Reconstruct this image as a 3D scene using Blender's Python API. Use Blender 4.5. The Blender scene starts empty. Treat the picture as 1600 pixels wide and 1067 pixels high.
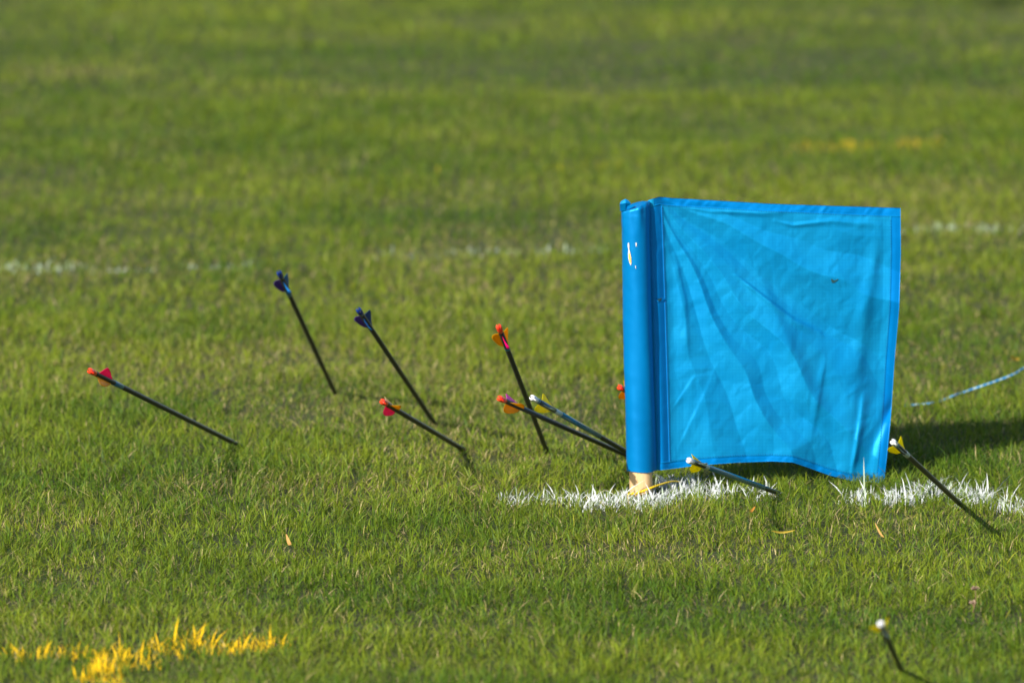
import bpy, math
import numpy as np
from mathutils import Vector, Matrix

rng = np.random.default_rng(7)
scene = bpy.context.scene
R = math.radians

# ------------------------------------------------------------------ camera
CAM_H, PITCH, FPX = 2.209, R(8.451), 13300.0
cam_data = bpy.data.cameras.new("camera")
cam = bpy.data.objects.new("camera", cam_data)
scene.collection.objects.link(cam)
cam.location = (0, 0, CAM_H)
cam.rotation_euler = (math.pi / 2 - PITCH, 0, 0)
cam_data.sensor_width = 36.0
cam_data.lens = FPX / 1600.0 * 36.0
cam_data.clip_start = 0.1
cam_data.clip_end = 6000
cam_data.dof.use_dof = True
cam_data.dof.focus_distance = 13.05
cam_data.dof.aperture_fstop = 5.2
cam_data.dof.aperture_blades = 0
scene.camera = cam

# ------------------------------------------------------------------ sky, sun, exposure
SUN_H = Vector((-0.93, -1.455, 1.0)).normalized()          # direction towards the sun
sun_el = math.asin(SUN_H.z)
sun_az = math.atan2(SUN_H.x, SUN_H.y)                     # clockwise from +Y
world = bpy.data.worlds.new("World")
scene.world = world
world.use_nodes = True
wn = world.node_tree
bg = wn.nodes["Background"]
sky = wn.nodes.new("ShaderNodeTexSky")
sky.sky_type = 'NISHITA'
sky.sun_disc = False
sky.sun_elevation = sun_el
sky.sun_rotation = sun_az
wn.links.new(sky.outputs[0], bg.inputs[0])
bg.inputs[1].default_value = 0.088
sl = bpy.data.lights.new("sun", 'SUN')
sl.energy = 4.5
sl.angle = R(0.5)
sl.color = (1.0, 0.93, 0.80)
sun = bpy.data.objects.new("sun", sl)
scene.collection.objects.link(sun)
sun.location = (-6, -12, 8)
sun.rotation_euler = (-SUN_H).to_track_quat('-Z', 'Y').to_euler()
scene.view_settings.view_transform = 'Standard'
scene.view_settings.look = 'None'
scene.view_settings.exposure = 0.72
scene.view_settings.gamma = 1.0
scene.cycles.max_bounces = 6
scene.cycles.diffuse_bounces = 3
scene.cycles.glossy_bounces = 2
scene.cycles.transmission_bounces = 4
scene.cycles.transparent_max_bounces = 6
scene.cycles.caustics_reflective = False
scene.cycles.caustics_refractive = False

# ------------------------------------------------------------------ helpers
CP = Vector((0, 0, CAM_H))
FW = Vector((0, math.cos(PITCH), -math.sin(PITCH)))
UP = Vector((0, math.sin(PITCH), math.cos(PITCH)))
RT = Vector((1, 0, 0))


def ray(px, py):
    return FW + RT * ((px - 800) / FPX) + UP * ((533.5 - py) / FPX)


def at_depth(px, py, y):
    r = ray(px, py)
    return CP + r * (y / r.y)


def on_ground(px, py, z=0.0):
    r = ray(px, py)
    return CP + r * ((z - CAM_H) / r.z)


def to_px(x, y, z=0.0):
    """numpy: world -> photo pixel"""
    dz = z - CAM_H
    d = y * FW.y + dz * FW.z
    u = y * UP.y + dz * UP.z
    return 800 + FPX * x / d, 533.5 - FPX * u / d


def link(o):
    scene.collection.objects.link(o)
    return o


def tag(o, label=None, cat=None, group=None, kind=None):
    if label: o["label"] = label
    if cat: o["category"] = cat
    if group: o["group"] = group
    if kind: o["kind"] = kind
    return o


def mesh_obj(name, verts, faces, mats, parent=None, smooth=True, mi=None):
    me = bpy.data.meshes.new(name)
    me.from_pydata([tuple(v) for v in verts], [], faces)
    if not isinstance(mats, (list, tuple)):
        mats = [mats]
    for m in mats:
        me.materials.append(m)
    if mi is not None:
        me.polygons.foreach_set("material_index", mi)
    me.polygons.foreach_set("use_smooth", [smooth] * len(me.polygons))
    me.update()
    o = link(bpy.data.objects.new(name, me))
    if parent is not None:
        o.parent = parent
    return o


def empty(name, mat4):
    o = link(bpy.data.objects.new(name, None))
    o.matrix_world = mat4
    o.empty_display_size = 0.05
    return o


def lathe(profile, n=24, cap=True):
    """profile: list of (z, r) -> verts, faces about local z"""
    v, f = [], []
    for z, r in profile:
        for k in range(n):
            a = 2 * math.pi * k / n
            v.append((r * math.cos(a), r * math.sin(a), z))
    for i in range(len(profile) - 1):
        for k in range(n):
            f.append((i * n + k, i * n + (k + 1) % n, (i + 1) * n + (k + 1) % n, (i + 1) * n + k))
    if cap:
        f.append(tuple(range(n))[::-1])
        b = (len(profile) - 1) * n
        f.append(tuple(range(b, b + n)))
    return v, f


def tube(points, radii, n=10):
    pts = [Vector(p) for p in points]
    v, f = [], []
    ref = Vector((0, 0, 1))
    for i, p in enumerate(pts):
        t = (pts[min(i + 1, len(pts) - 1)] - pts[max(i - 1, 0)]).normalized()
        a = t.cross(ref)
        if a.length < 1e-3:
            a = t.cross(Vector((1, 0, 0)))
        a.normalize()
        b = a.cross(t)
        r = radii[i] if hasattr(radii, '__len__') else radii
        for k in range(n):
            th = 2 * math.pi * k / n
            v.append(p + a * (r * math.cos(th)) + b * (r * math.sin(th)))
    for i in range(len(pts) - 1):
        for k in range(n):
            f.append((i * n + k, i * n + (k + 1) % n, (i + 1) * n + (k + 1) % n, (i + 1) * n + k))
    f.append(tuple(range(n))[::-1])
    b = (len(pts) - 1) * n
    f.append(tuple(range(b, b + n)))
    return v, f


def catmull(pts, m=8):
    pts = [Vector(p) for p in pts]
    P = [pts[0] * 2 - pts[1]] + pts + [pts[-1] * 2 - pts[-2]]
    out = []
    for i in range(1, len(P) - 2):
        for k in range(m):
            t = k / m
            a, b, c, d = P[i - 1], P[i], P[i + 1], P[i + 2]
            out.append(0.5 * ((2 * b) + (c - a) * t + (2 * a - 5 * b + 4 * c - d) * t * t + (3 * b - a - 3 * c + d) * t ** 3))
    out.append(pts[-1])
    return out


_lat = np.random.default_rng(99).random((256, 256))


def noise2(x, y, scale, seed=0):
    """smooth value noise, 0..1"""
    x = x / scale + seed * 17.3
    y = y / scale + seed * 5.7
    xi, yi = np.floor(x).astype(int), np.floor(y).astype(int)
    fx, fy = x - xi, y - yi
    fx = fx * fx * (3 - 2 * fx)
    fy = fy * fy * (3 - 2 * fy)
    g = lambda a, b: _lat[a % 256, b % 256]
    return (g(xi, yi) * (1 - fx) + g(xi + 1, yi) * fx) * (1 - fy) + (g(xi, yi + 1) * (1 - fx) + g(xi + 1, yi + 1) * fx) * fy


def fbm2(x, y, scale, seed=0, oct=3):
    s, a, t = 0, 1.0, 0
    for i in range(oct):
        s = s + a * noise2(x, y, scale / 2 ** i, seed + i * 3)
        t += a
        a *= 0.55
    return s / t


def facet(x, y, scale, ang, stretch, seed):
    """crumpled sheet: a triangulated random lattice, flat between its creases, 0..1"""
    wx = x + (noise2(x, y, scale * 1.3, seed + 20) - .5) * scale * .9
    wy = y + (noise2(x, y, scale * 1.3, seed + 30) - .5) * scale * .9
    u = (wx * math.cos(ang) + wy * math.sin(ang)) / scale
    v = (-wx * math.sin(ang) + wy * math.cos(ang)) / (scale * stretch)
    ui, vi = np.floor(u).astype(int), np.floor(v).astype(int)
    fu, fv = u - ui, v - vi
    g = lambda a, b: _lat[(a + seed * 37) % 256, (b + seed * 91) % 256]
    A, B, C, E = g(ui, vi), g(ui + 1, vi), g(ui, vi + 1), g(ui + 1, vi + 1)
    flip = g(ui + 7, vi + 3) > .5
    t1 = np.where(fu > fv, A + (B - A) * fu + (E - B) * fv, A + (C - A) * fv + (E - C) * fu)
    t2 = np.where(fu + fv < 1, A + (B - A) * fu + (C - A) * fv, E + (C - E) * (1 - fu) + (B - E) * (1 - fv))
    return np.where(flip, t1, t2)


# ------------------------------------------------------------------ materials
def new_mat(name):
    m = bpy.data.materials.new(name)
    m.use_nodes = True
    nt = m.node_tree
    return m, nt, nt.nodes["Principled BSDF"], nt.nodes["Material Output"]


def plain(name, col, rough=0.5, bump=0.0, bscale=400.0, var=0.12, **kw):
    m, nt, p, out = new_mat(name)
    tc = nt.nodes.new("ShaderNodeTexCoord")
    no = nt.nodes.new("ShaderNodeTexNoise")
    no.inputs["Scale"].default_value = bscale
    nt.links.new(tc.outputs["Object"], no.inputs["Vector"])
    mx = nt.nodes.new("ShaderNodeMix"); mx.data_type = 'RGBA'
    mx.inputs["A"].default_value = tuple(c * (1 - var) for c in col) + (1,)
    mx.inputs["B"].default_value = tuple(min(1, c * (1 + var)) for c in col) + (1,)
    nt.links.new(no.outputs["Fac"], mx.inputs["Factor"])
    nt.links.new(mx.outputs["Result"], p.inputs["Base Color"])
    p.inputs["Roughness"].default_value = rough
    for k, v in kw.items():
        p.inputs[k].default_value = v
    if bump:
        b = nt.nodes.new("ShaderNodeBump")
        b.inputs["Strength"].default_value = bump
        b.inputs["Distance"].default_value = 0.001
        nt.links.new(no.outputs["Fac"], b.inputs["Height"])
        nt.links.new(b.outputs["Normal"], p.inputs["Normal"])
    return m


def add_translucent(m, fac, tint=None):
    nt = m.node_tree
    p = nt.nodes["Principled BSDF"]; out = nt.nodes["Material Output"]
    tr = nt.nodes.new("ShaderNodeBsdfTranslucent")
    src = p.inputs["Base Color"]
    if tint is None and src.is_linked:
        nt.links.new(src.links[0].from_socket, tr.inputs["Color"])
    else:
        tr.inputs["Color"].default_value = tint if tint else src.default_value
    ms = nt.nodes.new("ShaderNodeMixShader")
    ms.inputs[0].default_value = fac
    nt.links.new(p.outputs[0], ms.inputs[1])
    nt.links.new(tr.outputs[0], ms.inputs[2])
    nt.links.new(ms.outputs[0], out.inputs["Surface"])


def blade_mat(name, rough=0.5, fac=0.35, spec=0.2):
    m, nt, p, out = new_mat(name)
    at = nt.nodes.new("ShaderNodeAttribute")
    at.attribute_name = "Col"
    nt.links.new(at.outputs["Color"], p.inputs["Base Color"])
    p.inputs["Roughness"].default_value = rough
    p.inputs["Specular IOR Level"].default_value = spec
    add_translucent(m, fac)
    return m


M_GRASS = blade_mat("grass_blades")
M_PAINTED = blade_mat("painted_blades", 0.7, 0.08, 0.2)

# ground: dark thatch and soil with green low growth
M_GROUND, nt, p, out = new_mat("ground_thatch")
tc = nt.nodes.new("ShaderNodeTexCoord")
n1 = nt.nodes.new("ShaderNodeTexNoise"); n1.inputs["Scale"].default_value = 1.1; n1.inputs["Detail"].default_value = 5
n2 = nt.nodes.new("ShaderNodeTexNoise"); n2.inputs["Scale"].default_value = 90; n2.inputs["Detail"].default_value = 6
nt.links.new(tc.outputs["Object"], n1.inputs["Vector"]); nt.links.new(tc.outputs["Object"], n2.inputs["Vector"])
cr = nt.nodes.new("ShaderNodeValToRGB")
cr.color_ramp.elements[0].position = 0.3; cr.color_ramp.elements[0].color = (0.022, 0.040, 0.006, 1)
cr.color_ramp.elements[1].position = 0.7; cr.color_ramp.elements[1].color = (0.085, 0.085, 0.022, 1)
nt.links.new(n2.outputs["Fac"], cr.inputs["Fac"])
mx = nt.nodes.new("ShaderNodeMix"); mx.data_type = 'RGBA'; mx.blend_type = 'MULTIPLY'
mx.inputs["Factor"].default_value = 0.6
cr2 = nt.nodes.new("ShaderNodeValToRGB")
cr2.color_ramp.elements[0].position = 0.35; cr2.color_ramp.elements[0].color = (0.6, 0.75, 0.5, 1)
cr2.color_ramp.elements[1].position = 0.65; cr2.color_ramp.elements[1].color = (1, 1, 0.9, 1)
nt.links.new(n1.outputs["Fac"], cr2.inputs["Fac"])
nt.links.new(cr.outputs["Color"], mx.inputs["A"]); nt.links.new(cr2.outputs["Color"], mx.inputs["B"])
# beyond the modelled blades the sheet itself is the lawn
sp = nt.nodes.new("ShaderNodeSeparateXYZ"); nt.links.new(tc.outputs["Object"], sp.inputs[0])
def _m(op, a, b=None):
    q = nt.nodes.new("ShaderNodeMath"); q.operation = op
    for i_, v_ in enumerate((a, b)):
        if v_ is None: continue
        if isinstance(v_, (int, float)): q.inputs[i_].default_value = v_
        else: nt.links.new(v_, q.inputs[i_])
    return q.outputs[0]
far_ = _m('MAXIMUM', _m('GREATER_THAN', _m('ABSOLUTE', sp.outputs[0]), 4.15), _m('MAXIMUM', _m('GREATER_THAN', sp.outputs[1], 25.4), _m('LESS_THAN', sp.outputs[1], 9.05)))
lw = nt.nodes.new("ShaderNodeValToRGB")
lw.color_ramp.elements[0].position = 0.3; lw.color_ramp.elements[0].color = (0.045, 0.085, 0.006, 1)
lw.color_ramp.elements[1].position = 0.7; lw.color_ramp.elements[1].color = (0.16, 0.20, 0.03, 1)
nt.links.new(n2.outputs["Fac"], lw.inputs["Fac"])
lm = nt.nodes.new("ShaderNodeMix"); lm.data_type = 'RGBA'
nt.links.new(far_, lm.inputs["Factor"]); nt.links.new(mx.outputs["Result"], lm.inputs["A"]); nt.links.new(lw.outputs["Color"], lm.inputs["B"])
nt.links.new(lm.outputs["Result"], p.inputs["Base Color"])
p.inputs["Roughness"].default_value = 0.95
bm_ = nt.nodes.new("ShaderNodeBump"); bm_.inputs["Strength"].default_value = 0.8; bm_.inputs["Distance"].default_value = 0.02
nt.links.new(n2.outputs["Fac"], bm_.inputs["Height"]); nt.links.new(bm_.outputs["Normal"], p.inputs["Normal"])


def cloth_mat(name, c_dark, c_light, trans=0.3, grid=True, crinkle=0.5, metal=0.0, rough=0.42):
    """satin ripstop nylon: UV in metres"""
    m, nt, p, out = new_mat(name)
    L = nt.links.new
    uv = nt.nodes.new("ShaderNodeUVMap"); uv.uv_map = "UVMap"
    sx = nt.nodes.new("ShaderNodeSeparateXYZ"); L(uv.outputs[0], sx.inputs[0])

    def line(sock, period, w):
        a = nt.nodes.new("ShaderNodeMath"); a.operation = 'DIVIDE'; a.inputs[1].default_value = period; L(sock, a.inputs[0])
        b = nt.nodes.new("ShaderNodeMath"); b.operation = 'FRACT'; L(a.outputs[0], b.inputs[0])
        c = nt.nodes.new("ShaderNodeMath"); c.operation = 'LESS_THAN'; c.inputs[1].default_value = w; L(b.outputs[0], c.inputs[0])
        return c.outputs[0]
    gx, gy = line(sx.outputs[0], 0.0052, 0.24), line(sx.outputs[1], 0.0052, 0.24)
    g = nt.nodes.new("ShaderNodeMath"); g.operation = 'MAXIMUM'; L(gx, g.inputs[0]); L(gy, g.inputs[1])
    ns = nt.nodes.new("ShaderNodeTexNoise"); ns.inputs["Scale"].default_value = 14; ns.inputs["Detail"].default_value = 4
    L(uv.outputs[0], ns.inputs["Vector"])
    mp = nt.nodes.new("ShaderNodeMapping"); mp.inputs["Scale"].default_value = (38, 7, 1); mp.inputs["Rotation"].default_value = (0, 0, 0.25)
    L(uv.outputs[0], mp.inputs[0])
    cn = nt.nodes.new("ShaderNodeTexNoise"); cn.noise_type = 'RIDGED_MULTIFRACTAL'; cn.inputs["Scale"].default_value = 1.0; cn.inputs["Detail"].default_value = 3
    cn.inputs["Distortion"].default_value = 0.6
    L(mp.outputs[0], cn.inputs["Vector"])
    mp2 = nt.nodes.new("ShaderNodeMapping"); mp2.inputs["Scale"].default_value = (16, 34, 1); mp2.inputs["Rotation"].default_value = (0, 0, 0.6)
    L(uv.outputs[0], mp2.inputs[0])
    cn2 = nt.nodes.new("ShaderNodeTexNoise"); cn2.noise_type = 'RIDGED_MULTIFRACTAL'; cn2.inputs["Scale"].default_value = 1.0; cn2.inputs["Detail"].default_value = 2
    cn2.inputs["Distortion"].default_value = 0.8
    L(mp2.outputs[0], cn2.inputs["Vector"])
    col = nt.nodes.new("ShaderNodeMix"); col.data_type = 'RGBA'
    col.inputs["A"].default_value = c_dark + (1,); col.inputs["B"].default_value = c_light + (1,)
    L(ns.outputs["Fac"], col.inputs["Factor"])
    last = col.outputs["Result"]
    if grid:
        gm = nt.nodes.new("ShaderNodeMix"); gm.data_type = 'RGBA'
        gm.inputs["B"].default_value = (c_dark[0], c_dark[1] * 0.8, c_dark[2] * 0.85, 1)
        fm = nt.nodes.new("ShaderNodeMath"); fm.operation = 'MULTIPLY'; fm.inputs[1].default_value = 0.28
        L(g.outputs[0], fm.inputs[0]); L(fm.outputs[0], gm.inputs["Factor"]); L(last, gm.inputs["A"])
        last = gm.outputs["Result"]
    L(last, p.inputs["Base Color"])
    p.inputs["Roughness"].default_value = rough
    p.inputs["Specular IOR Level"].default_value = 0.12
    p.inputs["Metallic"].default_value = metal
    ad = nt.nodes.new("ShaderNodeMath"); ad.operation = 'ADD'; L(cn.outputs["Fac"], ad.inputs[0]); L(cn2.outputs["Fac"], ad.inputs[1])
    b = nt.nodes.new("ShaderNodeBump"); b.inputs["Strength"].default_value = crinkle; b.inputs["Distance"].default_value = 0.0009
    L(ad.outputs[0], b.inputs["Height"])
    L(b.outputs["Normal"], p.inputs["Normal"])
    tr = nt.nodes.new("ShaderNodeBsdfTranslucent"); L(last, tr.inputs["Color"]); L(b.outputs["Normal"], tr.inputs["Normal"])
    ms = nt.nodes.new("ShaderNodeMixShader"); ms.inputs[0].default_value = trans
    L(p.outputs[0], ms.inputs[1]); L(tr.outputs[0], ms.inputs[2]); L(ms.outputs[0], out.inputs["Surface"])
    return m


M_CLOTH = cloth_mat("blue_ripstop", (0.0, 0.23, 0.58), (0.010, 0.355, 0.70), 0.10, metal=0.2, rough=0.48)
M_HEM = cloth_mat("blue_hem", (0.0, 0.185, 0.57), (0.0, 0.225, 0.65), 0.05, grid=False, crinkle=0.45, metal=0.14)
M_SLEEVE = cloth_mat("blue_sleeve", (0.0, 0.165, 0.47), (0.0, 0.20, 0.53), 0.0, grid=False, crinkle=0.5, metal=0.3, rough=0.42)
M_STITCH = plain("blue_thread", (0.0, 0.07, 0.36), 0.7)

# wood
M_WOOD, nt, p, out = new_mat("pale_wood")
tc = nt.nodes.new("ShaderNodeTexCoord")
mp = nt.nodes.new("ShaderNodeMapping"); mp.inputs["Scale"].default_value = (160, 160, 9)
ns = nt.nodes.new("ShaderNodeTexNoise"); ns.inputs["Detail"].default_value = 5; ns.inputs["Scale"].default_value = 1
nt.links.new(tc.outputs["Object"], mp.inputs[0]); nt.links.new(mp.outputs[0], ns.inputs["Vector"])
cr = nt.nodes.new("ShaderNodeValToRGB")
cr.color_ramp.elements[0].position = 0.3; cr.color_ramp.elements[0].color = (0.52, 0.33, 0.15, 1)
cr.color_ramp.elements[1].position = 0.75; cr.color_ramp.elements[1].color = (0.72, 0.52, 0.29, 1)
nt.links.new(ns.outputs["Fac"], cr.inputs["Fac"]); nt.links.new(cr.outputs["Color"], p.inputs["Base Color"])
p.inputs["Roughness"].default_value = 0.65

M_BLACK = plain("black_carbon", (0.022, 0.022, 0.025), 0.4, var=0.2, bscale=900)
M_TEAL = plain("teal_wrap", (0.01, 0.13, 0.24), 0.25)
M_BLUEBAND = plain("blue_band", (0.01, 0.14, 0.30), 0.3)
M_SILVER = plain("silver_band", (0.45, 0.55, 0.58), 0.3)
M_PURPLEBAND = plain("dark_band", (0.03, 0.05, 0.10), 0.3)


def vane_mat(name, col, trans=0.5):
    m = plain(name, col, 0.4, var=0.05, bscale=60)
    add_translucent(m, trans)
    p_ = m.node_tree.nodes["Principled BSDF"]
    p_.inputs["Sheen Weight"].default_value = 1.0
    p_.inputs["Sheen Roughness"].default_value = 0.45
    p_.inputs["Sheen Tint"].default_value = tuple(min(1, c * 1.05) for c in col) + (1,)
    return m


V = dict(
    magenta=vane_mat("magenta_vane", (0.95, 0.002, 0.24)),
    pink=vane_mat("pink_vane", (0.95, 0.12, 0.75)),
    orange=vane_mat("orange_vane", (1.0, 0.52, 0.006)),
    peach=vane_mat("peach_vane", (1.0, 0.72, 0.40)),
    purple=vane_mat("purple_vane", (0.11, 0.04, 0.34)),
    navy=vane_mat("navy_vane", (0.01, 0.06, 0.22)),
    teal=vane_mat("teal_vane", (0.008, 0.13, 0.30)),
    blue=vane_mat("blue_vane", (0.02, 0.26, 0.75)),
    yellow=vane_mat("yellow_vane", (0.95, 0.85, 0.004)),
    clear=vane_mat("frosted_vane", (0.38, 0.48, 0.44), 0.5),
)
N = dict(
    red=plain("red_nock", (0.95, 0.055, 0.018), 0.3, var=0.05, **{"Subsurface Weight": 0.2, "Subsurface Scale": 0.003}),
    navy=plain("navy_nock", (0.004, 0.022, 0.16), 0.25, var=0.05),
    white=plain("white_nock", (0.8, 0.82, 0.88), 0.25, var=0.04),
)

# ------------------------------------------------------------------ setting: ground
xs = [-1500, -300, -60, -12, 0, 12, 60, 300, 1500]
ys = [-300, -60, 0, 8, 16, 30, 80, 400, 3000]
gv = [(x, y, 0) for y in ys for x in xs]
gf = [(j * 9 + i, j * 9 + i + 1, (j + 1) * 9 + i + 1, (j + 1) * 9 + i) for j in range(8) for i in range(8)]
g = mesh_obj("ground", gv, gf, M_GROUND, smooth=False)
tag(g, "green sports field turf running back to the top of the photo", kind="structure")

# ------------------------------------------------------------------ grass
POST_X, POST_Y = on_ground(1002, 777).x, on_ground(1002, 777).y


def blades_mesh(name, x, y, h, w, lean_a, lean, face_a, col, segs, mat, droop=None):
    """one mesh of curved tapering blades; col (n,3) linear base colour"""
    n = len(x)
    ts = np.linspace(0, 1, segs + 1)
    nv = segs * 2 + 1
    co = np.zeros((n, nv, 3), np.float32)
    fx, fy = np.cos(face_a), np.sin(face_a)
    dx, dy = np.cos(lean_a) * lean, np.sin(lean_a) * lean
    if droop is None:
        droop = np.zeros(n)
    for i, t in enumerate(ts):
        cx = x + dx * t ** 1.7
        cy = y + dy * t ** 1.7
        cz = h * (t - droop * t ** 3) - 0.002
        ww = w * 0.5 * (1.0 - 0.35 * abs(2 * t - 0.7)) * (1 if i < segs else 0)
        if i < segs:
            co[:, 2 * i, 0] = cx - fx * ww; co[:, 2 * i, 1] = cy - fy * ww; co[:, 2 * i, 2] = cz
            co[:, 2 * i + 1, 0] = cx + fx * ww; co[:, 2 * i + 1, 1] = cy + fy * ww; co[:, 2 * i + 1, 2] = cz
        else:
            co[:, 2 * i, 0] = cx; co[:, 2 * i, 1] = cy; co[:, 2 * i, 2] = cz
    loops, starts, cnt = [], [], []
    s = 0
    for i in range(segs - 1):
        loops += [2 * i, 2 * i + 1, 2 * i + 3, 2 * i + 2]; starts.append(s); s += 4
    loops += [2 * segs - 2, 2 * segs - 1, 2 * segs]; starts.append(s); s += 3
    base = (np.arange(n) * nv)[:, None]
    lo = (base + np.array(loops)[None, :]).astype(np.int32).ravel()
    st = ((np.arange(n) * s)[:, None] + np.array(starts)[None, :]).astype(np.int32).ravel()
    me = bpy.data.meshes.new(name)
    me.vertices.add(n * nv)
    me.vertices.foreach_set("co", co.ravel())
    me.loops.add(len(lo))
    me.loops.foreach_set("vertex_index", lo)
    me.polygons.add(len(st))
    me.polygons.foreach_set("loop_start", st)
    me.update(calc_edges=True)
    at = me.attributes.new("Col", 'FLOAT_COLOR', 'POINT')
    c = np.ones((n, nv, 4), np.float32)
    c[:, :, :3] = col[:, None, :]
    at.data.foreach_set("color", c.ravel())
    me.materials.append(mat)
    o = link(bpy.data.objects.new(name, me))
    return o


# painted marks: ellipses (cx, cy, rx, ry, density) in ground coordinates read off the photograph
WHITE = [(815, 785, 36, 6, .5), (860, 781, 45, 8, .55), (925, 790, 42, 10, .8), (985, 790, 40, 12, 1), (1030, 782, 30, 12, 1),
         (1060, 768, 45, 12, .95), (1110, 775, 40, 10, .8), (1165, 778, 40, 9, .6), (1195, 775, 30, 8, .35),
         (1348, 785, 34, 9, 1.3), (1395, 785, 42, 9, 1.2), (1440, 776, 25, 7, .5), (1462, 768, 22, 9, .6),
         (1525, 786, 40, 12, .85), (1490, 775, 28, 8, .3), (1580, 798, 40, 8, .7)]
WHITE_FAR = [(60, 423, 140, 6, .48), (170, 424, 70, 5, .32), (330, 420, 90, 4, .2), (650, 402, 60, 5, .25), (735, 396, 35, 6, .75), (790, 396, 35, 5, .5),
             (860, 395, 42, 5, .4), (930, 393, 40, 4, .2), (1435, 362, 40, 5, .5), (1480, 361, 22, 6, .9), (1560, 361, 50, 6, .5), (1600, 362, 16, 5, .5)]
YELLOW = [(45, 1028, 45, 8, .4), (110, 1028, 45, 8, .5), (170, 1042, 32, 18, .8), (165, 1066, 34, 14, .85), (215, 1032, 40, 17, 1.0), (262, 1020, 40, 12, 1.0),
          (310, 1012, 42, 11, .9), (360, 1018, 30, 7, .65), (405, 1014, 32, 7, .8), (440, 1010, 14, 5, .5)]
YELLOW_FAR = [(1290, 234, 70, 5, .55), (1370, 232, 60, 4, .45), (1440, 227, 40, 6, .6), (1180, 240, 60, 3, .15), (960, 262, 60, 3, .2), (850, 266, 70, 3, .2), (700, 272, 60, 3, .15)]


def mask(px, py, blobs):
    m = np.zeros_like(px)
    for cx, cy, rx, ry, d in blobs:
        q = ((px - cx) / rx) ** 2 + ((py - cy) / ry) ** 2
        m = np.maximum(m, d * np.clip(1.35 - q, 0, 1))
    return m


def scatter(y0, y1, density, hscale, segs, wmul):
    """uniform blades in the field between two distances"""
    def half(y):
        return 0.0602 * y + 0.22 + np.abs(y - 13.3) * 0.085
    wmax = half(np.array([y0, y1])).max()
    n = int((y1 - y0) * 2 * wmax * density)
    x = rng.uniform(-wmax, wmax, n); y = rng.uniform(y0, y1, n)
    k = np.abs(x) < half(y)
    x, y = x[k], y[k]
    # tufts: pull part of the blades together
    cs = 0.028
    cxn = (np.floor(x / cs) + noise2(x // 1 * 0 + np.floor(x / cs), np.floor(y / cs), 1.0, 4)) * cs
    cyn = (np.floor(y / cs) + noise2(np.floor(x / cs), np.floor(y / cs), 1.0, 9)) * cs
    pull = rng.uniform(0, 0.75, len(x)) * (rng.random(len(x)) < 0.6)
    x = x + (cxn - x) * pull; y = y + (cyn - y) * pull
    d = np.hypot(x - POST_X, y - POST_Y)
    k = d > 0.0205
    return x[k], y[k]


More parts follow.
